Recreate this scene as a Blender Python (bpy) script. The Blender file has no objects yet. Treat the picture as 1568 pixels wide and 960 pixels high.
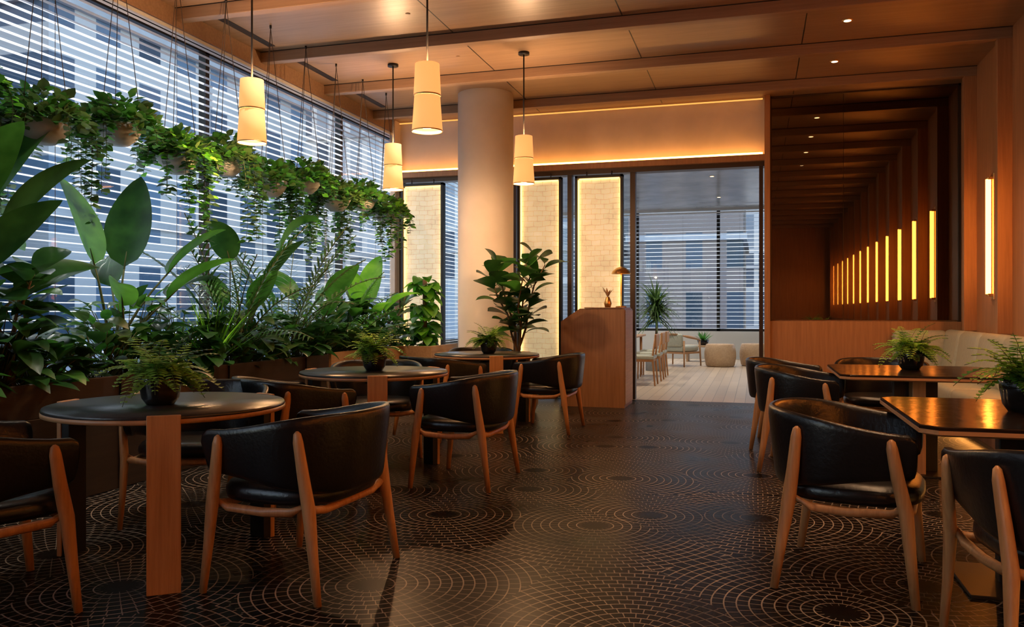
import bpy, bmesh, math, random
from mathutils import Vector, Matrix
R = random.Random(7)
pi = math.pi
V = Vector
scene = bpy.context.scene

# ------------------------------------------------------------------ materials
def new_mat(name):
    m = bpy.data.materials.new(name); m.use_nodes = True
    nt = m.node_tree
    return m, nt, nt.nodes['Principled BSDF']

def simple(name, col, rough=0.5, metal=0.0, emis=None, estr=0.0, noise=0.0, nscale=20, coat=0.0, spec=0.5):
    m, nt, b = new_mat(name)
    b.inputs['Base Color'].default_value = (*col, 1)
    b.inputs['Roughness'].default_value = rough
    b.inputs['Metallic'].default_value = metal
    b.inputs['Coat Weight'].default_value = coat
    b.inputs['Specular IOR Level'].default_value = spec
    if emis:
        b.inputs['Emission Color'].default_value = (*emis, 1)
        b.inputs['Emission Strength'].default_value = estr
    if noise > 0:
        tc = nt.nodes.new('ShaderNodeTexCoord'); n = nt.nodes.new('ShaderNodeTexNoise')
        n.inputs['Scale'].default_value = nscale; n.inputs['Detail'].default_value = 4
        nt.links.new(tc.outputs['Object'], n.inputs['Vector'])
        r = nt.nodes.new('ShaderNodeValToRGB')
        r.color_ramp.elements[0].position = 0.3; r.color_ramp.elements[1].position = 0.7
        r.color_ramp.elements[0].color = (*[c*(1-noise) for c in col], 1)
        r.color_ramp.elements[1].color = (*[min(1, c*(1+noise)) for c in col], 1)
        nt.links.new(n.outputs['Fac'], r.inputs['Fac']); nt.links.new(r.outputs['Color'], b.inputs['Base Color'])
        bp = nt.nodes.new('ShaderNodeBump'); bp.inputs['Strength'].default_value = 0.15
        bp.inputs['Distance'].default_value = 0.01
        nt.links.new(n.outputs['Fac'], bp.inputs['Height']); nt.links.new(bp.outputs['Normal'], b.inputs['Normal'])
    return m

def wood(name, c1, c2, axis='Z', rough=0.4, scale=1.0, coat=0.0):
    m, nt, b = new_mat(name)
    tc = nt.nodes.new('ShaderNodeTexCoord'); mp = nt.nodes.new('ShaderNodeMapping')
    s = {'X': (1.2, 26, 26), 'Y': (26, 1.2, 26), 'Z': (26, 26, 1.2)}[axis]
    mp.inputs['Scale'].default_value = [v*scale for v in s]
    n = nt.nodes.new('ShaderNodeTexNoise'); n.inputs['Scale'].default_value = 1.6
    n.inputs['Detail'].default_value = 6; n.inputs['Roughness'].default_value = 0.65
    r = nt.nodes.new('ShaderNodeValToRGB')
    r.color_ramp.elements[0].position = 0.3; r.color_ramp.elements[1].position = 0.72
    r.color_ramp.elements[0].color = (*c1, 1); r.color_ramp.elements[1].color = (*c2, 1)
    L = nt.links.new
    L(tc.outputs['Object'], mp.inputs['Vector']); L(mp.outputs['Vector'], n.inputs['Vector'])
    L(n.outputs['Fac'], r.inputs['Fac']); L(r.outputs['Color'], b.inputs['Base Color'])
    b.inputs['Roughness'].default_value = rough; b.inputs['Coat Weight'].default_value = coat
    bp = nt.nodes.new('ShaderNodeBump'); bp.inputs['Strength'].default_value = 0.08; bp.inputs['Distance'].default_value = 0.004
    L(n.outputs['Fac'], bp.inputs['Height']); L(bp.outputs['Normal'], b.inputs['Normal'])
    return m

def leafmat(name, c1, c2, trans=0.3, rough=0.38):
    m, nt, b = new_mat(name)
    L = nt.links.new
    tc = nt.nodes.new('ShaderNodeTexCoord'); n = nt.nodes.new('ShaderNodeTexNoise')
    n.inputs['Scale'].default_value = 5.0; n.inputs['Detail'].default_value = 3
    r = nt.nodes.new('ShaderNodeValToRGB')
    r.color_ramp.elements[0].position = 0.35; r.color_ramp.elements[1].position = 0.65
    r.color_ramp.elements[0].color = (*c1, 1); r.color_ramp.elements[1].color = (*c2, 1)
    L(tc.outputs['Object'], n.inputs['Vector']); L(n.outputs['Fac'], r.inputs['Fac'])
    L(r.outputs['Color'], b.inputs['Base Color'])
    b.inputs['Roughness'].default_value = rough
    t = nt.nodes.new('ShaderNodeBsdfTranslucent'); mx = nt.nodes.new('ShaderNodeMixShader')
    hs = nt.nodes.new('ShaderNodeHueSaturation'); hs.inputs['Value'].default_value = 2.0
    L(r.outputs['Color'], hs.inputs['Color']); L(hs.outputs['Color'], t.inputs['Color'])
    mx.inputs['Fac'].default_value = trans
    out = nt.nodes['Material Output']
    L(b.outputs['BSDF'], mx.inputs[1]); L(t.outputs['BSDF'], mx.inputs[2]); L(mx.outputs['Shader'], out.inputs['Surface'])
    return m

def mnode(nt, op, a, b=None, c=None):
    n = nt.nodes.new('ShaderNodeMath'); n.operation = op
    for i, v in enumerate((a, b, c)):
        if v is None: continue
        if isinstance(v, (int, float)): n.inputs[i].default_value = v
        else: nt.links.new(v, n.inputs[i])
    return n.outputs[0]

def mosaic_floor():
    m, nt, b = new_mat('mosaic_tile_floor'); L = nt.links.new
    tc = nt.nodes.new('ShaderNodeTexCoord')
    vo = nt.nodes.new('ShaderNodeTexVoronoi'); vo.voronoi_dimensions = '2D'
    vo.inputs['Scale'].default_value = 1.05; vo.inputs['Randomness'].default_value = 0.8
    L(tc.outputs['Object'], vo.inputs['Vector'])
    sub = nt.nodes.new('ShaderNodeVectorMath'); sub.operation = 'SUBTRACT'
    L(tc.outputs['Object'], sub.inputs[0]); L(vo.outputs['Position'], sub.inputs[1])
    sp = nt.nodes.new('ShaderNodeSeparateXYZ'); L(sub.outputs[0], sp.inputs[0])
    x, y = sp.outputs[0], sp.outputs[1]
    r = mnode(nt, 'SQRT', mnode(nt, 'ADD', mnode(nt, 'MULTIPLY', x, x), mnode(nt, 'MULTIPLY', y, y)))
    ang = mnode(nt, 'ADD', mnode(nt, 'DIVIDE', mnode(nt, 'ARCTAN2', y, x), 2*pi), 0.5)
    rs = mnode(nt, 'DIVIDE', r, 0.050)
    ri = mnode(nt, 'FLOOR', rs); rf = mnode(nt, 'FRACT', rs)
    l1 = mnode(nt, 'LESS_THAN', rf, 0.12)
    nn = mnode(nt, 'ADD', mnode(nt, 'MULTIPLY', ri, 4.0), 14.0)
    af = mnode(nt, 'FRACT', mnode(nt, 'ADD', mnode(nt, 'MULTIPLY', ang, nn), mnode(nt, 'MULTIPLY', ri, 0.5)))
    l2 = mnode(nt, 'MULTIPLY', mnode(nt, 'LESS_THAN', af, 0.09), 0.8)
    mask = mnode(nt, 'MULTIPLY', mnode(nt, 'MAXIMUM', l1, l2), mnode(nt, 'GREATER_THAN', r, 0.075))
    nz = nt.nodes.new('ShaderNodeTexNoise'); nz.inputs['Scale'].default_value = 1.7; nz.inputs['Detail'].default_value = 7
    L(tc.outputs['Object'], nz.inputs['Vector'])
    fac = mnode(nt, 'MULTIPLY_ADD', nz.outputs['Fac'], 3.2, -0.85)
    fac = mnode(nt, 'MINIMUM', mnode(nt, 'MAXIMUM', fac, 0.28), 1.0)
    ns = mnode(nt, 'MULTIPLY', mask, fac)
    mix = nt.nodes.new('ShaderNodeMixRGB')
    mix.inputs[1].default_value = (0.0042, 0.0038, 0.0042, 1); mix.inputs[2].default_value = (0.31, 0.255, 0.21, 1)
    L(ns, mix.inputs[0]); L(mix.outputs[0], b.inputs['Base Color'])
    rr = mnode(nt, 'MULTIPLY_ADD', nz.outputs['Fac'], 0.3, 0.17)
    L(rr, b.inputs['Roughness'])
    b.inputs['Specular IOR Level'].default_value = 0.06
    return m

def brickmat(name, c1, c2, cm, bw, bh, ms, plane='XZ', rough=0.6, emis=0.0, bump=0.4, offset=0.5, ecol=None, metal=0, wob=0.0, vary=0.0):
    m, nt, b = new_mat(name); L = nt.links.new
    tc = nt.nodes.new('ShaderNodeTexCoord'); sp = nt.nodes.new('ShaderNodeSeparateXYZ'); cb = nt.nodes.new('ShaderNodeCombineXYZ')
    L(tc.outputs['Object'], sp.inputs[0])
    i = {'X': 0, 'Y': 1, 'Z': 2}
    L(sp.outputs[i[plane[0]]], cb.inputs[0]); L(sp.outputs[i[plane[1]]], cb.inputs[1])
    vec = cb.outputs[0]
    if wob > 0:
        nz = nt.nodes.new('ShaderNodeTexNoise'); nz.inputs['Scale'].default_value = 6; nz.inputs['Detail'].default_value = 3
        L(vec, nz.inputs['Vector'])
        sc = nt.nodes.new('ShaderNodeVectorMath'); sc.operation = 'SCALE'; sc.inputs['Scale'].default_value = wob
        ad = nt.nodes.new('ShaderNodeVectorMath'); ad.operation = 'ADD'
        L(nz.outputs['Color'], sc.inputs[0]); L(sc.outputs[0], ad.inputs[0]); L(vec, ad.inputs[1]); vec = ad.outputs[0]
    br = nt.nodes.new('ShaderNodeTexBrick')
    br.inputs['Color1'].default_value = (*c1, 1); br.inputs['Color2'].default_value = (*c2, 1); br.inputs['Mortar'].default_value = (*cm, 1)
    br.inputs['Scale'].default_value = 1.0; br.inputs['Brick Width'].default_value = bw; br.inputs['Row Height'].default_value = bh
    br.inputs['Mortar Size'].default_value = ms; br.offset = offset
    br.inputs['Mortar Smooth'].default_value = 0.6 if wob else 0.1
    L(vec, br.inputs['Vector']); col = br.outputs['Color']
    if vary > 0:
        n2 = nt.nodes.new('ShaderNodeTexNoise'); n2.inputs['Scale'].default_value = 2.6; n2.inputs['Detail'].default_value = 8; n2.inputs['Roughness'].default_value = 0.7
        L(cb.outputs[0], n2.inputs['Vector'])
        f2 = mnode(nt, 'MULTIPLY_ADD', n2.outputs['Fac'], vary*2, 1-vary)
        mm = nt.nodes.new('ShaderNodeVectorMath'); mm.operation = 'SCALE'
        L(col, mm.inputs[0]); L(f2, mm.inputs['Scale']); col = mm.outputs[0]
    L(col, b.inputs['Base Color'])
    b.inputs['Roughness'].default_value = rough
    b.inputs['Metallic'].default_value = metal
    if bump > 0:
        bp = nt.nodes.new('ShaderNodeBump'); bp.inputs['Strength'].default_value = bump; bp.inputs['Distance'].default_value = 0.01; bp.invert = True
        L(br.outputs['Fac'], bp.inputs['Height']); L(bp.outputs['Normal'], b.inputs['Normal'])
    if emis > 0:
        mu = nt.nodes.new('ShaderNodeMixRGB'); mu.blend_type = 'MULTIPLY'; mu.inputs[0].default_value = 1
        mu.inputs[2].default_value = (*(ecol or (1, 1, 1)), 1)
        L(col, mu.inputs[1]); L(mu.outputs[0], b.inputs['Emission Color'])
        b.inputs['Emission Strength'].default_value = emis
    return m

def emit(name, col, s):
    m = bpy.data.materials.new(name); m.use_nodes = True; nt = m.node_tree
    nt.nodes.remove(nt.nodes['Principled BSDF'])
    e = nt.nodes.new('ShaderNodeEmission'); e.inputs['Color'].default_value = (*col, 1); e.inputs['Strength'].default_value = s
    nt.links.new(e.outputs[0], nt.nodes['Material Output'].inputs['Surface'])
    return m

def glassmat():
    m = bpy.data.materials.new('window_glass'); m.use_nodes = True; nt = m.node_tree
    nt.nodes.remove(nt.nodes['Principled BSDF'])
    t = nt.nodes.new('ShaderNodeBsdfTransparent'); t.inputs[0].default_value = (0.92, 0.96, 0.97, 1)
    g = nt.nodes.new('ShaderNodeBsdfGlossy'); g.inputs['Roughness'].default_value = 0.02
    mx = nt.nodes.new('ShaderNodeMixShader'); mx.inputs[0].default_value = 0.06
    nt.links.new(t.outputs[0], mx.inputs[1]); nt.links.new(g.outputs[0], mx.inputs[2]); nt.links.new(mx.outputs[0], nt.nodes['Material Output'].inputs['Surface'])
    return m

def slatmat():
    m, nt, b = new_mat('blind_slat')
    b.inputs['Base Color'].default_value = (0.85, 0.87, 0.90, 1); b.inputs['Roughness'].default_value = 0.4
    t = nt.nodes.new('ShaderNodeBsdfTranslucent'); t.inputs[0].default_value = (0.84, 0.89, 0.96, 1)
    mx = nt.nodes.new('ShaderNodeMixShader'); mx.inputs[0].default_value = 0.5
    nt.links.new(b.outputs[0], mx.inputs[1]); nt.links.new(t.outputs[0], mx.inputs[2]); nt.links.new(mx.outputs[0], nt.nodes['Material Output'].inputs['Surface'])
    return m

M = {}
M['leather'] = simple('black_leather', (0.006, 0.006, 0.0075), 0.30, noise=0.2, nscale=60)
M['oak'] = wood('oak_wood', (0.36, 0.16, 0.058), (0.57, 0.29, 0.115), 'Z', 0.42, 1.2)
M['oakrim'] = wood('oak_rim_wood', (0.36, 0.18, 0.08), (0.50, 0.27, 0.12), 'X', 0.4, 1.0)
M['ceilwood'] = wood('ceiling_wood_veneer', (0.24, 0.148, 0.085), (0.35, 0.22, 0.13), 'X', 0.36, 0.8)
M['beamwood'] = wood('beam_wood', (0.23, 0.138, 0.078), (0.33, 0.205, 0.12), 'X', 0.42, 0.8)
M['wallwood'] = wood('wall_wood_veneer', (0.31, 0.145, 0.06), (0.45, 0.225, 0.10), 'Z', 0.4, 0.8)
M['standwood'] = wood('podium_wood', (0.25, 0.13, 0.065), (0.37, 0.20, 0.105), 'Z', 0.45, 1.0)
M['shadedwood'] = wood('shaded_planter_wood', (0.022, 0.012, 0.008), (0.04, 0.022, 0.014), 'Y', 0.5, 0.8)  # near planter stretch: its shade is put into this wood colour
M['lightwood'] = wood('light_planter_wood', (0.42, 0.27, 0.15), (0.56, 0.38, 0.22), 'Y', 0.5, 0.8)
M['stone'] = simple('dark_stone_top', (0.028, 0.027, 0.029), 0.28, noise=0.25, nscale=40)
M['gloss'] = simple('dark_glossy_top', (0.018, 0.011, 0.008), 0.16, noise=0.2, nscale=8, spec=0.35)
M['black'] = simple('black_metal', (0.012, 0.011, 0.011), 0.4, 0.3)
M['pot'] = simple('black_glazed_pot', (0.010, 0.010, 0.011), 0.12)
M['bowl'] = simple('grey_ceramic_bowl', (0.30, 0.31, 0.31), 0.6, noise=0.1)
M['plaster'] = simple('warm_plaster', (0.66, 0.56, 0.46), 0.75, noise=0.07, nscale=3)
M['column'] = simple('column_plaster', (0.84, 0.82, 0.80), 0.6, noise=0.05, nscale=3)
M['brass'] = simple('brass', (0.75, 0.48, 0.2), 0.3, 1.0)
M['cream'] = simple('cream_leather', (0.42, 0.43, 0.34), 0.42, noise=0.08, nscale=30)
M['soil'] = simple('soil', (0.03, 0.02, 0.013), 0.95, noise=0.4, nscale=40)
M['floor'] = mosaic_floor()
M['plank'] = brickmat('wood_plank_floor', (0.54, 0.43, 0.32), (0.43, 0.34, 0.26), (0.22, 0.18, 0.14), 1.8, 0.14, 0.004, 'YX', 0.35, bump=0.1)
M['brickscreen'] = brickmat('white_glass_brick', (0.82, 0.78, 0.66), (0.73, 0.69, 0.57), (0.60, 0.55, 0.43), 0.125, 0.070, 0.005, 'XZ', 0.5, emis=0.48, bump=0.3, ecol=(1.0, 0.84, 0.55), offset=0.37, wob=0.05, vary=0.6)
M['mirror'] = simple('bronze_mirror', (0.30, 0.25, 0.21), 0.015, 1.0)
M['led'] = emit('led_warm_strip', (1.0, 0.40, 0.08), 13)
M['ledtop'] = emit('led_warm_strip_dim', (1.0, 0.42, 0.09), 1.3)
M['ledscreen'] = emit('led_screen_strip', (1.0, 0.55, 0.15), 4.5)
M['sconce'] = emit('sconce_tube_glow', (1.0, 0.28, 0.032), 25)
M['downlight'] = emit('downlight_glow', (1.0, 0.70, 0.35), 6)
M['glass'] = glassmat()
M['slat'] = slatmat()
M['ceil2'] = simple('grey_gloss_ceiling', (0.30, 0.32, 0.34), 0.18, noise=0.3, nscale=2)
M['white'] = simple('white_paint', (0.6, 0.6, 0.58), 0.6)
M['trimdark'] = simple('dark_bronze_frame', (0.055, 0.035, 0.024), 0.4, 0.4)
M['leafdark'] = leafmat('leaf_dark_green', (0.010, 0.050, 0.011), (0.032, 0.115, 0.022), 0.22, 0.33)
M['leafmid'] = leafmat('leaf_mid_green', (0.025, 0.115, 0.014), (0.06, 0.22, 0.032), 0.35)
M['leafbright'] = leafmat('leaf_bright_green', (0.07, 0.28, 0.018), (0.16, 0.43, 0.04), 0.5)
M['leafolive'] = leafmat('leaf_olive_green', (0.035, 0.08, 0.022), (0.085, 0.165, 0.045), 0.3)
M['leaflime'] = leafmat('leaf_lime_fern', (0.20, 0.36, 0.06), (0.34, 0.54, 0.12), 0.4)
M['stem'] = simple('plant_stem', (0.07, 0.10, 0.03), 0.6)
M['trunk'] = simple('plant_trunk', (0.12, 0.075, 0.04), 0.8, noise=0.3)
M['cord'] = simple('cord_rope', (0.09, 0.075, 0.06), 0.8)

def shade_mat():
    m, nt, b = new_mat('pendant_shade_fabric'); L = nt.links.new
    b.inputs['Base Color'].default_value = (0.70, 0.46, 0.24, 1); b.inputs['Roughness'].default_value = 0.8
    b.inputs['Emission Color'].default_value = (1.0, 0.46, 0.13, 1); b.inputs['Emission Strength'].default_value = 0.92
    return m
M['shade'] = shade_mat()
M['diffuser'] = emit('pendant_diffuser', (1.0, 0.60, 0.24), 2.2)

# ------------------------------------------------------------------ mesh builder
class MB:
    def __init__(s): s.v = []; s.f = []; s.m = []; s.sm = []; s.mats = []
    def mi(s, k):
        if k not in s.mats: s.mats.append(k)
        return s.mats.index(k)
    def add(s, verts, faces, mat, smooth=False):
        o = len(s.v); s.v += [tuple(v) for v in verts]; k = s.mi(mat)
        for f in faces: s.f.append([i+o for i in f]); s.m.append(k); s.sm.append(smooth)
    def box(s, c, sz, mat, bevel=0.0, rot=None, seg=2):
        bm = bmesh.new(); bmesh.ops.create_cube(bm, size=1)
        for v in bm.verts: v.co = V((v.co.x*sz[0], v.co.y*sz[1], v.co.z*sz[2]))
        if bevel > 0: bmesh.ops.bevel(bm, geom=bm.edges[:], offset=bevel, segments=seg, affect='EDGES', profile=0.5)
        bm.verts.index_update()
        mt = Matrix.Translation(V(c))
        if rot: mt = mt @ rot
        s.add([mt @ v.co for v in bm.verts], [[v.index for v in f.verts] for f in bm.faces], mat, seg > 2)
        bm.free()
    def bb(s, x0, x1, y0, y1, z0, z1, mat, bevel=0.0):
        s.box(((x0+x1)/2, (y0+y1)/2, (z0+z1)/2), (x1-x0, y1-y0, z1-z0), mat, bevel)
    def loft(s, rings, mat, smooth=True, cap=True, closed=True):
        n = len(rings[0]); vs = [p for r in rings for p in r]; fs = []
        for i in range(len(rings)-1):
            for j in range(n if closed else n-1):
                a = i*n+j; b = i*n+(j+1) % n
                fs.append([a, b, b+n, a+n])
        if cap:
            fs.append(list(range(n))[::-1]); fs.append([(len(rings)-1)*n+j for j in range(n)])
        s.add(vs, fs, mat, smooth)
    def tube(s, pts, rad, mat, n=8, flat=1.0):
        pts = [V(p) for p in pts]; rings = []
        if isinstance(rad, (int, float)): rad = [rad]*len(pts)
        for i, p in enumerate(pts):
            d = (pts[min(i+1, len(pts)-1)]-pts[max(i-1, 0)]).normalized()
            a = d.cross(V((0, 1, 0)) if abs(d.y) < 0.9 else V((1, 0, 0))).normalized(); b = d.cross(a)
            rings.append([p+a*rad[i]*math.cos(2*pi*k/n)+b*rad[i]*flat*math.sin(2*pi*k/n) for k in range(n)])
        s.loft(rings, mat)
    def lathe(s, prof, mat, n=32, c=(0, 0, 0), cap=True, smooth=True):
        rings = [[(c[0]+r*math.cos(2*pi*k/n), c[1]+r*math.sin(2*pi*k/n), c[2]+z) for k in range(n)] for r, z in prof]
        s.loft(rings, mat, smooth, cap)
    def leaf(s, base, d, L, W, mat, droop=0.4, fold=0.2, segs=5, shape='ell', tw=0.0):
        d = V(d).normalized(); side = d.cross(V((0, 0, 1)))
        if side.length < 0.05: side = V((1, 0, 0))
        side.normalize(); side = Matrix.Rotation(tw, 3, d) @ side
        p = V(base); vs = []; dc = d.copy()
        for i in range(segs+1):
            t = i/segs
            if shape == 'ell': w = math.sin(pi*t**0.85)**0.8 if 0 < t < 1 else 0
            elif shape == 'fid': w = (math.sin(pi*t**1.45)**0.6) if 0 < t < 1 else 0
            elif shape == 'heart': w = (math.sin(pi*t**0.6)**0.8) if 0 < t < 1 else 0
            elif shape == 'paddle': w = (math.sin(pi*t**0.72)**0.7) if 0 < t < 1 else 0
            else: w = (1-t)*min(1, t*6+0.35)
            w = max(w, 0.02)*W
            nr = side.cross(dc)
            vs += [p+side*w+nr*fold*w, p.copy(), p-side*w+nr*fold*w]
            p = p+dc*(L/segs); dc = (dc+V((0, 0, -droop/segs))).normalized()
        fs = []
        for i in range(segs):
            a = i*3; fs += [[a, a+1, a+4, a+3], [a+1, a+2, a+5, a+4]]
        s.add(vs, fs, mat, True)
    def sleaf(s, base, d, L, W, mat, fold=0.25, tw=0.0):
        d = V(d).normalized(); side = d.cross(V((0, 0, 1)))
        if side.length < 0.05: side = V((1, 0, 0))
        side.normalize(); side = Matrix.Rotation(tw, 3, d) @ side; nr = side.cross(d)
        b = V(base)
        vs = [b, b+d*L*0.35+side*W+nr*fold*W, b+d*L*0.7+side*W*0.75+nr*fold*W, b+d*L, b+d*L*0.7-side*W*0.75+nr*fold*W, b+d*L*0.35-side*W+nr*fold*W]
        s.add(vs, [[0, 3, 2, 1], [0, 5, 4, 3]], mat, True)
    def mesh(s, name):
        me = bpy.data.meshes.new(name); me.from_pydata(s.v, [], s.f)
        for k in s.mats: me.materials.append(M[k])
        me.polygons.foreach_set('material_index', s.m); me.polygons.foreach_set('use_smooth', s.sm)
        me.update(); return me
    def obj(s, name, loc=(0, 0, 0), rz=0.0, smooth_angle=None):
        return place(s.mesh(name), name, loc, rz)

def place(me, name, loc=(0, 0, 0), rz=0.0, sc=1.0):
    o = bpy.data.objects.new(name, me); o.location = loc; o.rotation_euler = (0, 0, rz); o.scale = (sc, sc, sc)
    scene.collection.objects.link(o); return o

# ------------------------------------------------------------------ camera
cam = bpy.data.cameras.new('camera'); co = bpy.data.objects.new('camera', cam); scene.collection.objects.link(co)
co.location = (0, 0, 1.2); co.rotation_euler = (pi/2, 0, math.radians(16.46))
cam.sensor_width = 36; cam.lens = 29.07; cam.shift_y = -0.0032; cam.clip_end = 300; cam.clip_start = 0.05
scene.camera = co

# ------------------------------------------------------------------ room shell
XL, XR, YB, YF, ZC = -5.1, 2.38, 11.2, -6.5, 3.95
def one(name, *boxes):
    mb = MB()
    for b in boxes: mb.bb(*b)
    return mb.obj(name)
one('floor', (XL-0.3, XR+0.2, YF, 11.12, -0.12, 0.0, 'floor'))
one('floor_lounge', (XL-0.3, 4.2, 11.12, 21.2, -0.12, 0.0, 'plank'))
mb = MB(); mb.bb(XL-0.3, XR+0.2, YF, 11.35, ZC, ZC+0.2, 'ceilwood')
mb.obj('ceiling')
one('ceiling_lounge', (XL-0.3, 4.2, 11.35, 21.3, 3.72, 3.9, 'ceil2'))
BY = [10.45-1.35*i for i in range(13)]
mb = MB()
for y in BY:
    mb.bb(XL+0.02, XR, y-0.05, y+0.05, ZC-0.11, ZC, 'beamwood', 0.006)
    mb.bb(XL+0.02, XR, y+0.05, y+0.062, ZC-0.004, ZC, 'black'); mb.bb(XL+0.02, XR, y-0.062, y-0.05, ZC-0.004, ZC, 'black')
mb.obj('ceiling_beams')
mb = MB()
for x in (-2.88, -1.2, 0.45): mb.bb(x-0.005, x+0.005, YF, 11.1, ZC-0.002, ZC+0.001, 'black')
mb.obj('trim_1')
mb = MB()
for i in range(len(BY)-1):
    y0, y1 = BY[i+1]+0.2, BY[i]-0.2
    mb.bb(-4.88, -4.80, y0, y1, ZC-0.005, ZC+0.001, 'black')
mb.obj('ceiling_slot_diffuser')
mb = MB(); mb.bb(XR, XR+0.15, YF, 11.35, 0, ZC, 'wallwood'); mb.obj('wall_right')
mb = MB()
for y in BY: mb.bb(XR-0.13, XR+0.001, y-0.045, y+0.045, 0.97, ZC-0.11, 'wallwood', 0.003)
mb.obj('wall_panel_ribs')
one('wall_rear', (XL-0.3, XR+0.2, YF-0.15, YF, 0, ZC, 'wallwood'))
mb = MB()
mb.bb(XL-0.2, XL, YF, 21.2, 0, 0.62, 'trimdark')
mb.bb(XL-0.2, XL+0.03, YF, 21.2, 3.78, ZC+0.2, 'beamwood')
mb.obj('wall_left')
mb = MB()
for i, y in enumerate([9.72-2.75*k for k in range(6)]+[12.5, 15.2, 17.9, 20.9]):
    mb.bb(XL-0.17, XL-0.09, y-0.03, y+0.03, 0.62, 3.78, 'black')
mb.bb(XL-0.17, XL-0.09, YF, 21.2, 0.62, 0.68, 'black'); mb.bb(XL-0.17, XL-0.09, YF, 21.2, 3.72, 3.78, 'black')
mb.add([(XL-0.13, YF, .65), (XL-0.13, 21.2, .65), (XL-0.13, 21.2, 3.75), (XL-0.13, YF, 3.75)], [[0, 1, 2, 3]], 'glass')
mb.obj('window_1')
def blinds(name, axis, a0, a1, pos, z0, z1, inward, pitch=0.066, depth=0.035, tilt=10):
    mb = MB(); z = z0
    ct, st = math.cos(math.radians(tilt))*depth, math.sin(math.radians(tilt))*depth
    while z < z1:
        prof = [(0, 0), (ct/2, st/2+0.004), (ct, st)]
        vs = []
        for a in (a0, a1):
            for o, h in prof:
                q = pos+inward*o
                vs.append((q, a, z+h) if axis == 'Y' else (a, q, z+h))
        mb.add(vs, [[0, 1, 4, 3], [1, 2, 5, 4]], 'slat', True); z += pitch
    k = a0+0.5
    while k < a1:
        if axis == 'Y': mb.bb(pos+inward*0.02-0.001, pos+inward*0.02+0.001, k, k+0.004, z0, z1, 'cord')
        else: mb.bb(k, k+0.004, pos-0.001, pos+0.001, z0, z1, 'cord')
        k += 1.37
    if axis == 'Y': mb.bb(min(pos, pos+inward*.05), max(pos, pos+inward*.05), a0, a1, z1+.03, z1+0.06, 'white')
    else: mb.bb(a0, a1, min(pos, pos+inward*.05), max(pos, pos+inward*.05), z1+.03, z1+0.06, 'white')
    return mb.obj(name)
blinds('venetian_blind', 'Y', YF+0.05, 11.0, XL+0.0, 0.66, 3.70, 1)
blinds('venetian_blind', 'Y', 11.4, 20.8, XL+0.0, 0.66, 3.62, 1)
mb = MB(); mb.bb(XL-0.3, 4.2, 21.0, 21.2, 0, 0.68, 'white'); mb.bb(XL-.3, 4.2, 21.0, 21.2, 3.66, 3.9, 'white'); mb.obj('wall_lounge_back')
mb = MB()
for x in (-4.9, -2.9, -0.9, 1.1, 3.1): mb.bb(x-0.04, x+0.04, 21.05, 21.13, 0.68, 3.66, 'black')
mb.bb(-5.1, 4.1, 21.05, 21.13, 0.68, 0.74, 'black')
mb.add([(-5.1, 21.1, .7), (4.1, 21.1, .7), (4.1, 21.1, 3.66), (-5.1, 21.1, 3.66)], [[0, 1, 2, 3]], 'glass')
mb.obj('window_2')
blinds('venetian_blind', 'X', -5.0, 4.0, 21.0, 0.75, 3.56, -1, pitch=0.10, depth=0.042, tilt=12)
one('wall_lounge_right', (4.0, 4.2, 11.35, 21.2, 0, 3.9, 'white'))
mb = MB(); mb.bb(0.17, XR+0.15, 11.2, 11.36, 0, ZC, 'wallwood')
mb.bb(0.10, 0.17, 11.05, 11.36, 0, ZC, 'wallwood', 0.004)
mb.bb(0.17, XR, 11.12, 11.2, 0, 1.06, 'wallwood', 0.004)
mb.obj('wall_back')
mb = MB()
mb.bb(0.19, 1.05, 11.17, 11.198, 1.08, 3.93, 'mirror'); mb.bb(1.056, XR-0.03, 11.17, 11.198, 1.08, 3.93, 'mirror')
mb.bb(0.17, 0.19, 11.15, 11.2, 1.06, ZC, 'trimdark'); mb.bb(XR-0.03, XR, 11.15, 11.2, 1.06, ZC, 'trimdark')
mb.bb(0.17, XR, 11.15, 11.2, 3.93, ZC, 'trimdark')
mb.obj('wall_mirror')
mb = MB(); mb.bb(XL, 0.10, 11.2, 11.34, 3.2, ZC, 'plaster'); mb.bb(XL, XL+0.08, 11.0, 11.2, 0, ZC, 'plaster')
mb.obj('wall_soffit')
mb = MB(); mb.bb(XL+0.08, 0.10, 11.06, 11.34, 3.12, 3.2, 'wallwood', 0.003)
mb.bb(XL+0.08, 0.10, 11.14, 11.32, 3.06, 3.12, 'trimdark'); mb.obj('trim_2')
mb = MB(); mb.bb(XL+0.1, 0.08, 11.08, 11.11, 3.201, 3.228, 'led'); mb.bb(XL+0.1, 0.08, 11.12, 11.14, 3.915, 3.93, 'ledtop'); mb.obj('cove_led_strip')
mb = MB()
for x, w in ((-5.0, .06), (-4.05, .05), (-3.27, .06), (-2.47, .06), (-1.60, .07), (0.06, .05)):
    mb.bb(x-w/2, x+w/2, 11.16, 11.28, 0, 3.08, 'trimdark')
mb.add([(-5.0, 11.22, 0), (-1.6, 11.22, 0), (-1.6, 11.22, 3.1), (-5.0, 11.22, 3.1)], [[0, 1, 2, 3]], 'glass')
mb.bb(-5.0, -1.6, 11.18, 11.26, 0, 0.08, 'trimdark')
mb.obj('window_3')
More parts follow.
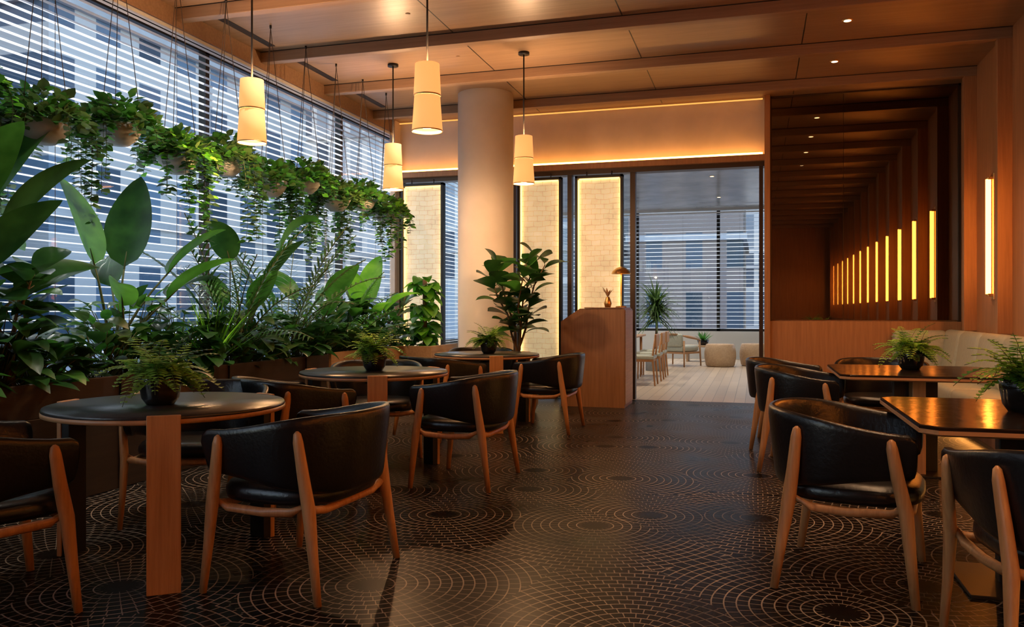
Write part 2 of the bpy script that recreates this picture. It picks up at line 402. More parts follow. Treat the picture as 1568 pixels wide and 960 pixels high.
def screen(x0, x1):
    mb = MB(); w = x1-x0; z0, z1 = 0.14, 2.98; t = 0.035
    mb.bb(0, w, -.02, .0, z0, z1, 'brickscreen')
    for a, b in ((-t, 0), (w, w+t)): mb.bb(a, b, -.09, .02, z0-t, z1+t, 'black', 0.003)
    mb.bb(-t, w+t, -.09, .02, z1, z1+t, 'black', .003); mb.bb(-t, w+t, -.09, .02, z0-t, z0, 'black', .003)
    mb.bb(0.0, 0.010, -.05, -.02, z0+.02, z1-.02, 'ledscreen'); mb.bb(w-.010, w, -.05, -.02, z0+.02, z1-.02, 'ledscreen')
    mb.bb(0.02, w-.02, -.045, -.02, z1-.010, z1, 'ledscreen')
    for x in (0.12, w-0.12): mb.tube([(x, -.04, z1+t), (x, -.04, 3.07)], 0.008, 'black', 6)
    for x in (0.05, w-.05): mb.bb(x-.02, x+.02, -.06, 0.0, 0, z0-t, 'black')
    mb.obj('glass_brick_screen', (x0, 11.06, 0))
screen(-4.88, -4.30); screen(-3.13, -2.58); screen(-2.32, -1.74)
mb = MB(); mb.lathe([(0.37, 0), (0.37, 0.1), (0.355, 0.11), (0.355, ZC)], 'column', 64, smooth=True); mb.obj('round_column', (-3.32, 10.05, 0))

# ------------------------------------------------------------------ lights
def light(kind, name, loc, power, col, parent=None, **kw):
    l = bpy.data.lights.new(name, kind); l.energy = power; l.color = col
    for k, v in kw.items(): setattr(l, k, v)
    o = bpy.data.objects.new(name, l); scene.collection.objects.link(o)
    o.location = loc
    if parent: o.parent = parent
    return o
def downfix(x, y, power, col, tgt=None, ang=100, z=ZC, glow='downlight'):
    k = 1.0 if glow == 'downlight' else 0.45
    mb = MB(); mb.lathe([(0.034*k, -0.004), (0.05*k, -0.004), (0.05*k, 0.0)], 'brass' if k == 1 else 'beamwood', 24, cap=False); mb.lathe([(0.0005, -0.005), (0.034*k, -0.005), (0.034*k, -0.0041)], glow, 20)
    o = mb.obj('recessed_or_added_downlight', (x, y, z))
    l = light('SPOT', 'downlight_or_added_lamp', (0, 0, -0.03), power, col, o, spot_size=math.radians(ang), spot_blend=0.9, shadow_soft_size=0.04)
    if tgt: l.rotation_euler = (V(tgt)-V((x, y, z))).to_track_quat('-Z', 'Y').to_euler()
for i in range(12):
    downfix(0.83, 9.78-1.35*i, 100, (1.0, 0.58, 0.30))
for i in range(1, 7):  # added fill spots aimed at the plant bed, discs coloured like the beams
    downfix(-3.1, 9.78-1.35*i, 100, (1.0, 0.90, 0.74), (-4.55, 9.60-1.35*i, 1.0), 76, glow='beamwood')
for x, y in ((-3, 13), (-0.8, 13), (-3, 16), (-.8, 16), (-3, 19), (-.8, 19), (1.4, 16)):  # added ceiling lamps that brighten the lounge
    downfix(x, y, 220, (1.0, 0.86, 0.70), z=3.72)
for i in range(12):
    y = 9.72-1.35*i
    mb = MB(); mb.bb(-.015, 0.0, -.06, .06, -.66, .66, 'brass', 0.003)
    mb.tube([(-.05, 0, -.6), (-.05, 0, .6)], 0.026, 'sconce', 14)
    for z in (-.61, .61): mb.box((-.03, 0, z), (.06, .06, .03), 'brass', 0.004)
    mb.obj('wall_sconce', (XR, y, 1.97))
def pendant(x, y):
    mb = MB(); zb = 2.55
    mb.lathe([(0.0005, ZC), (0.06, ZC), (0.06, ZC-.025), (0.0005, ZC-.025)], 'black', 24, (0, 0, 0))
    mb.tube([(0, 0, ZC-.02), (0, 0, zb+.5)], 0.008, 'black', 8)
    mb.lathe([(0.088, zb+.505), (0.092, zb+.505), (0.103, zb+.27), (0.099, zb+.265)], 'shade', 40, cap=False)
    mb.lathe([(0.094, zb+.265), (0.097, zb+.265), (0.116, zb+.0), (0.112, zb)], 'shade', 40, cap=False)
    mb.lathe([(0.1035, zb+.272), (0.1045, zb+.268), (0.098, zb+.263)], 'brass', 40, cap=False)
    mb.lathe([(0.112, zb+.004), (0.117, zb+.004), (0.117, zb-.004), (0.112, zb-.004)], 'brass', 40, cap=False)
    mb.lathe([(0.0005, zb+.02), (0.112, zb+.02)], 'diffuser', 40, cap=False)
    o = mb.obj('pendant_lamp', (x, y, 0))
    light('POINT', 'pendant_bulb', (0, 0, zb-.03), 50, (1.0, 0.54, 0.24), o, shadow_soft_size=0.03)
    light('POINT', 'pendant_bulb', (0, 0.03, zb+.46), 70, (1.0, 0.58, 0.30), o, shadow_soft_size=0.02)
for p in ((-3.90, 5.8), (-3.90, 8.5), (-2.38, 5.8), (-2.38, 8.5)): pendant(*p)

# ------------------------------------------------------------------ chair
def chair_mesh():
    mb = MB()
    path = [(0.335, 0.235), (0.345, 0.16), (0.35, 0.08), (0.352, 0.0)]
    N = 22
    for i in range(1, N):
        a = pi*i/N; c, s_ = math.cos(a), math.sin(a)
        path.append((0.352*math.copysign(abs(c)**0.8, c), -0.335*abs(s_)**0.88))
    path += [(-0.352, 0.0), (-0.35, 0.08), (-0.345, 0.16), (-0.335, 0.235)]
    n = len(path); rings = []
    def ring(i, fh=1.0, ext=0.0):
        x, y = path[i]
        a = V(path[min(i+1, n-1)]); b = V(path[max(i-1, 0)]); d = (a-b).normalized(); nr = V((-d.y, d.x))
        if nr.dot(V((x, y))) < 0: nr = -nr
        k = max(0, min(1, (0.24-y)/0.57)); k = k*k*(3-2*k)
        zt = 0.695+0.075*k; zb = 0.505-0.075*k
        zm = (zt+zb)/2; h = (zt-zb)/2*fh; t = 0.022*(0.6+0.4*fh)
        y2 = y+ext
        out = []
        for q in range(14):
            an = 2*pi*q/14; ca, sa = math.cos(an), math.sin(an)
            ox = t*math.copysign(abs(ca)**0.5, ca); oz = h*math.copysign(abs(sa)**0.35, sa)
            lean = 0.03*(oz/h if h else 0)*0.6
            out.append((x+nr.x*(ox+lean), y2+nr.y*(ox+lean), zm+oz))
        return out
    rings = [ring(0, 0.55, 0.03), ring(0, 0.85, 0.022)]+[ring(i) for i in range(n)]+[ring(n-1, 0.85, 0.022), ring(n-1, 0.55, 0.03)]
    mb.loft(rings, 'leather')
    def se(sx, sy, z, cy=0.0):
        out = []
        for q in range(36):
            a = 2*pi*q/36; c, s_ = math.cos(a), math.sin(a)
            out.append((sx*math.copysign(abs(c)**0.62, c), cy+sy*math.copysign(abs(s_)**0.62, s_), z))
        return out
    mb.loft([se(.285, .262, .378), se(.305, .28, .388), se(.312, .287, .41), se(.31, .285, .435), se(.295, .27, .455), se(.24, .22, .463), se(.12, .11, .460), se(.01, .01, .458)], 'leather')
    for sx in (-1, 1):
        mb.tube([(sx*.335, .23, .40), (sx*.318, .17, .362), (sx*.315, 0, .352), (sx*.312, -.14, .358), (sx*.325, -.22, .40)], [.014, .019, .02, .019, .014], 'oak', 8, 0.9)
        mb.tube([(sx*.362, .262, 0), (sx*.352, .242, .2), (sx*.348, .225, .38), (sx*.366, .195, .52), (sx*.378, .175, .64), (sx*.379, .172, .668), (sx*.379, .171, .678)],
                [.0135, .018, .023, .021, .018, .013, .004], 'oak', 12, 1.25)
        mb.tube([(sx*.352, -.292, 0), (sx*.340, -.262, .2), (sx*.328, -.235, .38), (sx*.338, -.215, .52), (sx*.352, -.200, .66), (sx*.354, -.197, .695), (sx*.354, -.196, .706)],
                [.0135, .018, .024, .021, .018, .013, .004], 'oak', 12, 1.25)
    mb.tube([(-.335, .225, .375), (-.2, .24, .355), (.2, .24, .355), (.335, .225, .375)], .018, 'oak', 8)
    mb.tube([(-.315, -.225, .375), (-.2, -.235, .355), (.2, -.235, .355), (.315, -.225, .375)], .018, 'oak', 8)
    return mb.mesh('dining_chair')
CH = chair_mesh()
def chair(x, y, fx, fy): place(CH, 'dining_chair', (x, y, 0), math.atan2(fy, fx)-pi/2)
chair(-1.98, 3.35, -1, 0.04); chair(-1.98, 5.52, -1, 0.0); chair(-2.02, 8.12, -1, 0.0)
chair(-3.03, 2.62, .5, .86); chair(-2.92, 4.80, .55, .83); chair(-2.90, 7.40, .5, .86)
chair(-3.12, 4.12, .41, -.91); chair(-3.05, 6.32, .41, -.91); chair(-2.98, 8.88, .35, -.93)
chair(0.43, 4.04, .97, -.2); chair(1.06, 3.20, -.13, .99)
chair(0.36, 6.72, .98, -.15); chair(0.28, 7.75, 1, -.1); chair(1.05, 7.85, -.1, -1)

# ------------------------------------------------------------------ tables
def round_table(x, y, a0, r=0.545):
    mb = MB()
    mb.lathe([(r-.02, .712), (r, .718), (r, .736)], 'oakrim', 64)
    mb.lathe([(r-.004, .7361), (r-.001, .74), (r-.006, .752), (0.0005, .752)], 'stone', 64, cap=False)
    for k in range(3):
        a = a0+k*2*pi/3; rot = Matrix.Rotation(a, 4, 'Z')
        c = V((math.cos(a), math.sin(a), 0))
        mb.box(c*(r-.004)+V((0, 0, .3775)), (.024, .135, .755), 'oak', 0.003, rot)
        mb.box(c*(r-.036)+V((0, 0, .355)), (.04, .125, .71), 'black', 0.002, rot)
        mb.box(c*(r*.5)+V((0, 0, .69)), (r-.04, .05, .04), 'black', 0.002, rot)
    mb.lathe([(.08, .66), (.08, .712)], 'black', 20)
    mb.obj('round_dining_table', (x, y, 0))
round_table(-2.73, 3.37, math.radians(-53)); round_table(-2.72, 5.60, math.radians(-62)); round_table(-2.68, 8.15, math.radians(-62))
def rect_table(x0, x1, y0, y1):
    mb = MB(); cx, cy = (x0+x1)/2, (y0+y1)/2; w, d = (x1-x0)/2, (y1-y0)/2
    def rr(w, d, c, z): return [(w-c, -d, z), (w, -d+c, z), (w, d-c, z), (w-c, d, z), (-w+c, d, z), (-w, d-c, z), (-w, -d+c, z), (-w+c, -d, z)]
    mb.loft([rr(w-.03, d-.03, .05, .712), rr(w, d, .06, .722), rr(w, d, .06, .738)], 'oakrim', False)
    mb.loft([rr(w-.002, d-.002, .06, .7381), rr(w-.002, d-.002, .06, .750), rr(w-.008, d-.008, .06, .753)], 'gloss', False)
    mb.box((0, 0, .008), (.62, .5, .016), 'black', .003)
    mb.box((0, 0, .36), (.09, .36, .70), 'oak', .006); mb.box((0, 0, .36), (.30, .07, .70), 'black', .004)
    mb.box((0, 0, .70), (w*1.4, .3, .024), 'black')
    mb.obj('rectangular_dining_table', (cx, cy, 0))
rect_table(.61, 1.72, 3.50, 4.68); rect_table(.56, 1.70, 6.15, 7.35)

# ------------------------------------------------------------------ banquette
mb = MB()
mb.bb(1.80, 2.36, 1.0, 11.08, 0.10, 0.30, 'wallwood', .01); mb.bb(1.92, 2.36, 1.0, 11.08, 0, .10, 'black')
y = 1.0
while y < 10.9:
    mb.box((2.03, y+.42, .385), (.60, .83, .17), 'cream', .05, None, 4)
    mb.box((2.225, y+.42, .70), (.20, .83, .54), 'cream', .085, Matrix.Rotation(math.radians(8), 4, 'Y'), 5)
    y += .84
mb.box((1.90, 10.97, .70), (.62, .19, .52), 'cream', .085, Matrix.Rotation(math.radians(-6), 4, 'X'), 5)
mb.bb(1.905, 1.92, 1.0, 11.0, 0.06, 0.085, 'led')
mb.obj('banquette_sofa')

# ------------------------------------------------------------------ host stand
mb = MB()
prof = [(-.42, 0), (.38, 0), (.38, 1.22), (-.18, 1.22), (-.42, 1.06)]
v = [(x, -.33, z) for x, z in prof]+[(x, .33, z) for x, z in prof]
mb.add(v, [[0, 1, 2, 3, 4], [9, 8, 7, 6, 5]]+[[(i+1) % 5, i, i+5, (i+1) % 5+5] for i in range(5)], 'standwood')
mb.bb(-.12, .36, -.345, .345, 1.221, 1.235, 'standwood', .003)
mb.bb(.381, .389, -.31, .31, .04, 1.2, 'lightwood')
mb.obj('host_stand', (-1.93, 10.45, 0))
mb = MB()
mb.lathe([(0.0005, 0), (.07, 0), (.07, .015), (.012, .02), (.010, .46), (.0005, .47)], 'brass', 24)
mb.lathe([(.125, .43), (.11, .465), (.06, .505), (.0005, .525)], 'brass', 28, cap=False)
o = mb.obj('brass_table_lamp', (-1.66, 10.55, 1.236))
light('POINT', 'lamp_bulb', (0, 0, .42), 4, (1, .6, .28), o, shadow_soft_size=.02)
mb = MB(); mb.lathe([(0.0005, 0), (.035, 0), (.05, .05), (.03, .11), (.022, .13)], 'brass', 20, cap=False)
for i in range(14):
    a = R.uniform(0, 2*pi); mb.leaf((0, 0, .12), (math.cos(a)*.5, math.sin(a)*.5, 1), R.uniform(.1, .17), .015, 'lightwood', .6, segs=3)
mb.obj('flower_vase', (-1.78, 10.25, 1.236))

# ------------------------------------------------------------------ plants
def rd(a, b): return R.uniform(a, b)
def fern_pot():
    mb = MB()
    mb.lathe([(0.0005, 0), (.058, 0), (.078, .03), (.088, .09), (.092, .125), (.086, .13), (.08, .11)], 'pot', 32, cap=False)
    mb.lathe([(0.0005, .105), (.083, .105)], 'soil', 20, cap=False)
    for i in range(66):
        a = rd(0, 2*pi); L = rd(.14, .30); el = rd(.4, 1.35)
        d = V((math.cos(a)*math.cos(el), math.sin(a)*math.cos(el), math.sin(el))); p = V((rd(-.04, .04), rd(-.04, .04), .11)); n = 12
        dr = rd(1.2, 2.3)
        pts = [p.copy()]
        for k in range(n):
            t = k/n
            s_ = d.cross(V((0, 0, 1))).normalized()
            w = .045*math.sin(pi*(t*.85+.12))
            for sg in (-1, 1): mb.sleaf(p, s_*sg+d*.35+V((0, 0, -.1)), w, .014, 'leaflime' if i % 4 else 'leafmid')
            p = p+d*(L/n); d = (d+V((0, 0, -dr/n))).normalized(); pts.append(p.copy())
        mb.tube(pts[::3]+[pts[-1]], .0015, 'stem', 3)
    mb.v = [(v[0], v[1], max(v[2], 0.0)) for v in mb.v]
    return mb.mesh('potted_fern')
F1 = fern_pot(); F2 = fern_pot()
for i, (x, y, z, s_) in enumerate(((-2.72, 3.30, .7535, 1.08), (-2.72, 5.6, .7535, 1.02), (-2.66, 8.15, .7535, 1.0), (1.13, 4.12, .7545, 1.1), (1.12, 6.85, .7545, 1.1))):
    place((F1, F2)[i % 2], 'potted_fern', (x, y, z), i*1.3, s_)

def finish(mb, name, loc):
    mb.v = [(max(v[0], -5.03-loc[0]), v[1], v[2]) for v in mb.v]
    return mb.obj(name, loc)

def bop(name, loc, leaves, seed, mat='leafmid'):
    mb = MB()
    for az, h, reach, L in leaves:
        c, s_ = math.cos(az), math.sin(az)
        pts = []; b = V((rd(-.05, .05), rd(-.05, .05), 0))
        for k in range(7):
            t = k/6; pts.append(b+V((c*reach*t**1.8, s_*reach*t**1.8, h*t)))
        mb.tube(pts, [.016-.009*k/6 for k in range(7)], 'stem', 6)
        d = (pts[-1]-pts[-2]).normalized()
        mt = mat if R.random() < .65 else 'leafdark'
        mb.leaf(pts[-1], d, L, L*rd(.22, .27), mt, rd(.5, 1.3), rd(.2, .5), 14, 'paddle', rd(-.6, .6))
        mb.tube([pts[-1]-d*.02, pts[-1]+d*.12], [.008, .004], 'stem', 5)
    return finish(mb, name, loc)
def bopl(n, hmin, hmax, rmax, L):
    return [(rd(0, 2*pi), rd(hmin, hmax), rd(.1, rmax), L*rd(.8, 1.15)) for _ in range(n)]
SZ = 0.68
bop('bird_of_paradise_plant', (-4.55, 3.60, SZ), [(1.4, 1.15, .35, .75), (.9, .95, .35, .7), (.4, .75, .3, .6), (1.9, .75, .4, .6), (-.6, .9, .3, .6), (2.6, .9, .3, .6), (1.2, .6, .45, .55), (.1, 1.1, .3, .6)], 1, 'leafmid')
bop('bird_of_paradise_plant', (-4.55, 5.05, SZ), [(pi*.55, .85, .12, .75), (-pi*.45, .85, .2, .7), (.6, .6, .35, .6), (1.4, .62, .5, .6), (-.9, .55, .35, .5), (2.5, .7, .3, .5), (1.0, .8, .4, .6)], 2, 'leafmid')
bop('bird_of_paradise_plant', (-4.55, 6.6, SZ), [(1.2, 1.10, .40, .6), (-1.4, .95, .3, .5), (.2, .8, .3, .5)]+bopl(2, .5, .8, .35, .45), 3, 'leafmid')
bop('bird_of_paradise_plant', (-4.45, 9.0, SZ), [(pi*.5, .6, .1, .68), (-pi*.5, .55, .15, .6), (0, .5, .25, .5), (2, .6, .2, .5), (-.8, .45, .3, .45)]+bopl(2, .4, .6, .35, .4), 4, 'leafbright')
bop('bird_of_paradise_plant', (-4.6, 7.95, SZ), bopl(6, .4, .75, .4, .48), 4, 'leafmid')

def palm(name, loc, n, L, h, seed, leaflet=.26, mat='leafmid'):
    mb = MB()
    for i in range(n):
        az = 2*pi*i/n+rd(-.3, .3); el = rd(.8, 1.4)
        d = V((math.cos(az)*math.cos(el), math.sin(az)*math.cos(el), math.sin(el))); p = V((0, 0, 0)); LL = L*rd(.75, 1.1); N = 24
        pts = [p.copy()]; dr = rd(.9, 1.5)
        for k in range(N):
            t = k/N
            if t > .28:
                s_ = d.cross(V((0, 0, 1))).normalized(); w = leaflet*math.sin(pi*min(1, (t-.28)/.72*.8+.15))
                for sg in (-1, 1):
                    mb.leaf(p, s_*sg*.9+d*.7+V((0, 0, .1)), w*rd(.85, 1.1), .016, mat, .9, .1, 3, 'blade')
            p = p+d*(LL/N); d = (d+V((0, 0, -dr/N))).normalized(); pts.append(p.copy())
        mb.tube(pts[::3]+[pts[-1]], .005, 'stem', 4)
    return finish(mb, name, loc)
palm('kentia_palm', (-4.40, 7.1, SZ), 17, 1.45, 1, 1, .30, 'leafolive')
palm('kentia_palm', (-4.35, 6.15, SZ), 15, 1.35, 1, 2, .30, 'leafdark')
palm('kentia_palm', (-4.40, 8.3, SZ), 13, 1.2, 1, 3, .25, 'leafmid')
palm('kentia_palm', (-4.5, 2.4, SZ), 10, 1.1, 1, 3, .3, 'leafmid')
def spiky(name, loc, n, L, mat):
    mb = MB()
    for i in range(n):
        az = rd(0, 2*pi); el = rd(.6, 1.45)
        mb.leaf((0, 0, 0), (math.cos(az)*math.cos(el), math.sin(az)*math.cos(el), math.sin(el)), L*rd(.7, 1.1), .017, mat, rd(.2, .6), .3, 5, 'blade')
    return finish(mb, name, loc)
spiky('dracaena_plant', (-4.20, 5.70, SZ+.06), 60, .68, 'leafbright'); spiky('dracaena_plant', (-4.35, 7.6, SZ), 36, .5, 'leafmid')

def bush(name, loc, n, rad, h, L, mats, shape='heart', W=.42):
    mb = MB()
    for i in range(n):
        az = rd(0, 2*pi); rr_ = rad*math.sqrt(rd(0, 1)); zz = h*rd(.15, 1)*(1-.5*(rr_/rad)**2)
        p = V((math.cos(az)*rr_, math.sin(az)*rr_, zz)); el = rd(-.2, .9)
        if i % 2 == 0: mb.tube([(p.x*.25, p.y*.25, 0), (p.x*.7, p.y*.7, zz*.7), tuple(p)], .004, 'stem', 4)
        d = V((math.cos(az+rd(-.6, .6))*math.cos(el), math.sin(az+rd(-.6, .6))*math.cos(el), math.sin(el)))
        l = L*rd(.7, 1.2)
        mb.leaf(p, d, l, l*W, R.choice(mats), rd(.5, 1.3), .2, 5, shape, rd(-.4, .4))
    return finish(mb, name, loc)
y = 2.2
kk = 0
while y < 9.3:
    ms = [['leafdark'], ['leafdark', 'leafmid'], ['leafdark', 'leafolive'], ['leafmid', 'leafdark']][kk % 4]
    bush('philodendron_bush', (-4.42+(kk % 2)*-.12, y, SZ), 105, .38, rd(.40, .72), rd(.15, .24), ms, 'heart' if kk % 2 else 'ell', (.34, .22, .4)[kk % 3])
    y += .42; kk += 1

def figtree(name, loc, th, crown, n, L, stems=3):
    mb = MB()
    for s in range(stems):
        az = 2*pi*s/stems+rd(-.4, .4); top = V((math.cos(az)*crown*.6, math.sin(az)*crown*.6, th*rd(.8, 1.0)))
        pts = [V((rd(-.03, .03), rd(-.03, .03), 0))+V((top.x*(t**1.6), top.y*(t**1.6), top.z*t)) for t in (0, .2, .4, .6, .8, 1)]
        mb.tube(pts, [.016, .015, .013, .011, .009, .006], 'trunk', 7)
        for i in range(n):
            t = .35+.65*(i/(n-1)); a = i*2.4+s
            k = min(4, int(t*5)); p = pts[k].lerp(pts[k+1], t*5-k)
            el = .25+t*.8*rd(.3, 1)
            d = V((math.cos(a)*math.cos(el), math.sin(a)*math.cos(el), math.sin(el))); l = L*rd(.75, 1.15)
            mb.tube([p, p+d*.04], .004, 'stem', 4)
            mb.leaf(p+d*.03, d, l, l*.40, 'leafdark' if i % 4 else 'leafmid', rd(.4, 1.1), .18, 8, 'fid', rd(-.5, .5))
    return finish(mb, name, loc)
figtree('fiddle_leaf_fig', (-4.35, 3.95, SZ), .75, .3, 12, .25)
figtree('fiddle_leaf_fig', (-2.68, 9.28, .5), 1.32, .50, 15, .29, 5)
figtree('fiddle_leaf_fig', (-4.5, 9.75, SZ), .7, .3, 9, .22)
mb = MB(); mb.lathe([(0.0005, 0), (.17, 0), (.21, .1), (.23, .5), (.24, .55), (.22, .55), (.21, .49), (.0005, .49)], 'bowl', 40, cap=False)
mb.lathe([(0.0005, .495), (.21, .495)], 'soil', 24, cap=False); mb.obj('ceramic_floor_planter', (-2.68, 9.42, 0))
mb = MB(); mb.tube([(0, 0, -.05), (0, 0, .9)], .03, 'trunk', 8)
for i in range(110):
    a = rd(0, 2*pi); z = rd(0, .92); r = .03; el = rd(-.5, .5); l = rd(.13, .24)
    mb.leaf((math.cos(a)*(r+.04), math.sin(a)*(r+.04), z), (math.cos(a)*math.cos(el), math.sin(a)*math.cos(el), math.sin(el)), l, l*.4, 'leafbright' if i % 2 == 0 else 'leafmid', 1.4, .2, 6, 'heart', rd(-.3, .3))
mb.obj('climbing_pothos', (-3.93, 9.50, SZ))
bush('philodendron_bush', (-4.3, 9.7, SZ), 60, .32, .5, .2, ['leafmid'], 'heart', .4)

# planters
mb = MB(); mb.bb(-5.05, -4.12, YF+.3, 7.45, 0, .55, 'shadedwood', .005); mb.bb(-4.16, -4.12, YF+.3, 7.45, .55, .76, 'shadedwood', .004); mb.bb(-5.05, -4.16, YF+.3, 7.45, .55, SZ, 'soil')
k = 1.0
while k < 7.4: mb.bb(-4.119, -4.105, k-.004, k+.004, .02, .75, 'black'); k += 1.2
mb.obj('window_planter_box')
mb = MB(); mb.bb(-5.05, -4.12, 7.5, 9.2, 0, .55, 'lightwood', .005); mb.bb(-4.16, -4.12, 7.5, 9.2, .55, .77, 'lightwood', .004); mb.bb(-5.05, -4.16, 7.5, 9.2, .55, SZ, 'soil')
mb.bb(-5.05, -3.72, 9.2, 10.1, 0, .55, 'lightwood', .005); mb.bb(-4.16, -3.72, 9.2, 9.24, .55, .77, 'lightwood', .004); mb.bb(-3.76, -3.72, 9.24, 10.1, .55, .77, 'lightwood', .004); mb.bb(-5.05, -3.76, 9.24, 10.1, .55, SZ, 'soil')
mb.obj('window_planter_box')

# hanging planters
def hanging(seed, H):
    mb = MB()
    mb.lathe([(0.0005, -.15), (.07, -.145), (.12, -.10), (.16, -.03), (.165, .0), (.155, .0), (.15, -.02)], 'bowl', 28, cap=False)
    mb.lathe([(0.0005, -.03), (.15, -.03)], 'soil', 16, cap=False)
    for k in range(3):
        a = 2*pi*k/3+.4; mb.tube([(math.cos(a)*.155, math.sin(a)*.155, 0), (0, 0, H*.985)], .0035, 'cord', 4)
    mb.tube([(0, 0, H*.98), (0, 0, H)], .012, 'black', 6)
    mts = [['leafolive', 'leafolive', 'leafmid'], ['leafmid', 'leafmid', 'leafolive'], ['leafdark', 'leafolive', 'leafmid', 'leafbright']][seed % 3]
    def clump(n, rmax, zt):
        for i in range(n):
            a = rd(0, 2*pi); r = rmax*math.sqrt(rd(0, 1)); z = zt*rd(0, 1)*(1-(r/(rmax*1.1))**2)-(.08 if r > .17 else 0)*rd(0, 1)
            el = rd(-.4, .9); l = rd(.05, .1)
            mb.sleaf((math.cos(a)*r, math.sin(a)*r, z), (math.cos(a)*math.cos(el), math.sin(a)*math.cos(el), math.sin(el)), l, l*.4, R.choice(mts), .2, rd(-.8, .8))
    clump(470, .255, .22)
    for i in range(30):
        a = rd(0, 2*pi) if i % 3 else (.6+seed)+rd(-.7, .7)
        p = V((math.cos(a)*.16, math.sin(a)*.16, .02)); d = V((math.cos(a)*.6, math.sin(a)*.6, .35)); Lv = rd(.12, .38) if i % 3 else rd(.4, .85); n = int(Lv/.028); pts = [p.copy()]
        for k in range(n):
            p = p+d.normalized()*.03; d = (d.normalized()+V((-d.x*.12+rd(-.12, .12), -d.y*.12+rd(-.12, .12), -.38))); pts.append(p.copy())
            l = rd(.045, .085); b = rd(0, 2*pi)
            mb.sleaf(p, (math.cos(b), math.sin(b), -.3), l, l*.42, R.choice(mts), .2, rd(-.6, .6))
            if k % 2: mb.sleaf(p, (-math.cos(b), -math.sin(b), -.3), l, l*.42, R.choice(mts), .2, rd(-.6, .6))
        mb.tube(pts[::2]+[pts[-1]], .002, 'stem', 3)
    if seed % 2 == 0:
        for i in range(22):
            a = rd(0, 2*pi); el = rd(.1, 1); d = V((math.cos(a)*math.cos(el), math.sin(a)*math.cos(el), math.sin(el))); p = V((0, 0, 0)); Lf = rd(.28, .42)
            for k in range(16):
                s_ = d.cross(V((0, 0, 1))).normalized()
                for sg in (-1, 1): mb.sleaf(p, s_*sg+d*.3, .05*math.sin(pi*(k/16*.85+.12)), .010, 'leafmid')
                p = p+d*Lf/16; d = (d+V((0, 0, -.13))).normalized()
    return mb.mesh('hanging_planter')
for i, y in enumerate((2.4, 3.05, 3.7, 4.35, 5.02, 5.66, 6.3, 7.0, 7.65, 8.3, 8.95, 9.6)):
    z = 2.50+(.06, -.05, .03, -.06)[i % 4]
    place(hanging(i, ZC-z), 'hanging_planter', (-4.50, y, z), 0)

# ------------------------------------------------------------------ lounge furniture
def lounge_chair(x, y, rz):
    mb = MB()
    for sx in (-1, 1):
        for sy in (-1, 1): mb.tube([(sx*.36, sy*.32, 0), (sx*.34, sy*.30, .55)], [.016, .022], 'oakrim', 8)
        mb.tube([(sx*.34, .33, .56), (sx*.37, .1, .60), (sx*.36, -.2, .64), (sx*.2, -.36, .68), (0, -.4, .69)], [.02, .03, .03, .025, .025], 'oakrim', 8)
    mb.box((0, 0, .38), (.64, .62, .13), 'cream', .04, None, 3); mb.box((0, -.3, .56), (.6, .12, .28), 'cream', .04, Matrix.Rotation(.15, 4, 'X'), 3)
    mb.box((0, 0, .29), (.68, .6, .04), 'oakrim', .005)
    mb.obj('lounge_armchair', (x, y, 0), rz)
lounge_chair(-1.62, 18.2, -.5); lounge_chair(-3.2, 17.4, 2.2)
def drum(x, y):
    mb = MB(); mb.lathe([(0.0005, 0), (.27, 0), (.30, .03), (.33, .2), (.33, .3), (.30, .46), (.28, .48), (.0005, .49)], 'lightwood', 36); mb.obj('drum_side_table', (x, y, 0))
drum(-.74, 18.2); drum(-.02, 18.6)
def side_chair():
    mb = MB()
    for sx in (-1, 1):
        mb.tube([(sx*.21, .21, 0), (sx*.2, .2, .44)], [.013, .018], 'oak', 8)
        mb.tube([(sx*.2, -.24, 0), (sx*.19, -.2, .44), (sx*.2, -.25, .82)], [.013, .018, .013], 'oak', 8)
    mb.box((0, 0, .45), (.46, .45, .06), 'cream', .02); mb.box((0, -.25, .72), (.44, .03, .2), 'oak', .012)
    mb.box((0, 0, .40), (.42, .42, .04), 'oak', .004)
    return mb.mesh('side_chair')
SC = side_chair()
for x, y, r in ((-1.78, 13.4, pi/2), (-1.78, 14.3, pi/2), (-1.80, 15.2, pi/2)): place(SC, 'side_chair', (x, y, 0), r)
mb = MB(); mb.box((0, 0, .735), (.75, 2.6, .03), 'oakrim', .008)
for sx in (-1, 1):
    for sy in (-1, 1): mb.tube([(sx*.3, sy*1.15, 0), (sx*.3, sy*1.15, .72)], .025, 'oak', 8)
mb.obj('long_wood_table', (-2.36, 14.3, 0))
mb = MB(); mb.lathe([(0.0005, 0), (.2, 0), (.22, .4), (.20, .42), (.0005, .40)], 'bowl', 28)
mb.tube([(0, 0, .4), (.02, 0, .9), (0, .03, 1.25)], [.03, .025, .02], 'trunk', 8)
for i in range(280):
    az = rd(0, 2*pi); el = rd(-.4, 1.4); mb.leaf((0, .03, 1.25+rd(-.3, .15)), (math.cos(az)*math.cos(el), math.sin(az)*math.cos(el), math.sin(el)), rd(.4, .8), .028, 'leafolive', 1.1, .2, 5, 'blade')
mb.obj('potted_palm_tree', (-1.92, 16.6, 0))
mb = MB(); mb.box((0, 0, .36), (.9, .55, .04), 'lightwood', .01)
for sx in (-1, 1): mb.box((sx*.35, 0, .17), (.05, .45, .34), 'lightwood', .005)
mb.obj('coffee_table', (-1.2, 19.9, 0))
mb = MB(); mb.lathe([(0.0005, 0), (.1, 0), (.14, .12), (.13, .12), (.09, .03)], 'pot', 24, cap=False)
for i in range(50):
    az = rd(0, 2*pi); el = rd(.2, 1.3); mb.sleaf((0, 0, .08), (math.cos(az)*math.cos(el), math.sin(az)*math.cos(el), math.sin(el)), rd(.15, .35), .02, 'leafmid')
mb.obj('potted_plant', (-1.2, 19.9, .38))

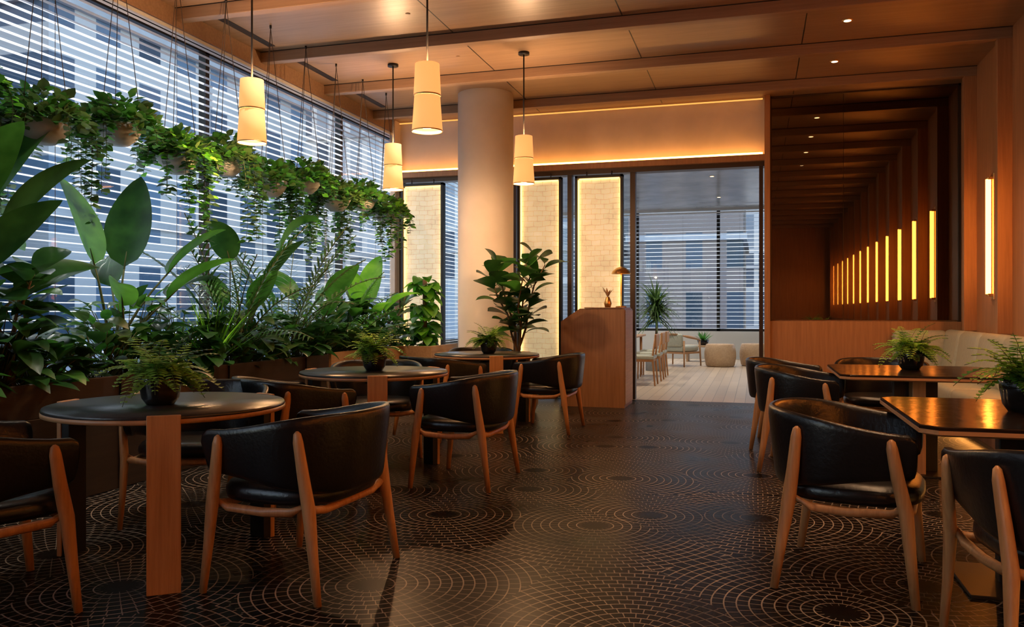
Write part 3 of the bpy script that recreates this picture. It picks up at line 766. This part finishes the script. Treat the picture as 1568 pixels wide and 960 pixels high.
# ------------------------------------------------------------------ exterior
M['fac1'] = brickmat('facade_stone', (0.02, 0.045, 0.08), (0.14, 0.22, 0.32), (0.50, 0.50, 0.50), 1.9, 3.1, 0.45, 'YZ', 0.3, offset=0, bump=0)
M['fac2'] = brickmat('facade_glass', (0.05, 0.12, 0.22), (0.30, 0.42, 0.55), (0.65, 0.68, 0.72), 1.3, 1.8, 0.10, 'YZ', 0.15, offset=0, bump=0)
M['fac3'] = brickmat('facade_tower', (0.03, 0.06, 0.11), (0.55, 0.60, 0.66), (0.68, 0.67, 0.66), 1.0, 2.6, 0.16, 'XZ', 0.2, offset=0.0, bump=0)
M['fac4'] = brickmat('facade_brick', (0.02, 0.04, 0.06), (0.08, 0.11, 0.15), (0.22, 0.17, 0.15), 1.6, 2.4, 0.5, 'XZ', 0.4, offset=0, bump=0)
M['fac5'] = brickmat('facade_brown_brick', (0.02, 0.04, 0.07), (0.10, 0.15, 0.22), (0.20, 0.17, 0.16), 1.5, 2.7, 0.5, 'YZ', 0.5, offset=0, bump=0)
M['street'] = simple('street_paving', (0.42, 0.43, 0.45), 0.8, noise=0.15, nscale=1)
def building(x0, x1, y0, y1, h, mat, mat2='fac1'):
    mb = MB(); mb.bb(x0, x1, y0, y1, -.3, h, mat); mb.bb(x0-.3, x1+.3, y0-.3, y1+.3, h, h+.6, 'street')
    z = 4.0
    while z < h: mb.bb(x0-.15, x1+.15, y0-.15, y1+.15, z, z+.25, 'street'); z += 6.4
    mb.obj('city_building')
building(-34, -19, -14, 5, 26, 'fac5'); building(-36, -21, 6, 11, 18, 'fac1'); building(-36, -22, 12, 17, 9, 'fac5'); building(-44, -34, 15, 26, 34, 'fac2'); building(-34, -20, 19.5, 34, 22, 'fac1')
building(-16, -6.5, 38, 50, 30, 'fac3'); building(-5, -0.5, 34, 44, 9, 'fac4'); building(1, 12, 36, 50, 20, 'fac3'); building(-36, -17, 40, 55, 20, 'fac3'); building(-6, 4, 58, 64, 26, 'fac3')
one('street_ground', (-80, 60, -60, 120, -.5, -.32, 'street'))

# ------------------------------------------------------------------ world & sun
w = bpy.data.worlds.new('World'); scene.world = w; w.use_nodes = True; nt = w.node_tree
bg = nt.nodes['Background']
sky = nt.nodes.new('ShaderNodeTexSky'); sky.sky_type = 'NISHITA'; sky.sun_disc = False
sky.sun_elevation = math.radians(45); sky.sun_rotation = math.radians(-110); sky.air_density = 1.2
nt.links.new(sky.outputs[0], bg.inputs[0]); bg.inputs[1].default_value = 0.60
s = light('SUN', 'sun', (0, 0, 30), 7, (1, .94, .86), angle=math.radians(1))
s.rotation_euler = V((.50, -.45, -.80)).to_track_quat('-Z', 'Y').to_euler()

scene.view_settings.view_transform = 'Standard'
scene.view_settings.look = 'None'
scene.view_settings.exposure = 0.0
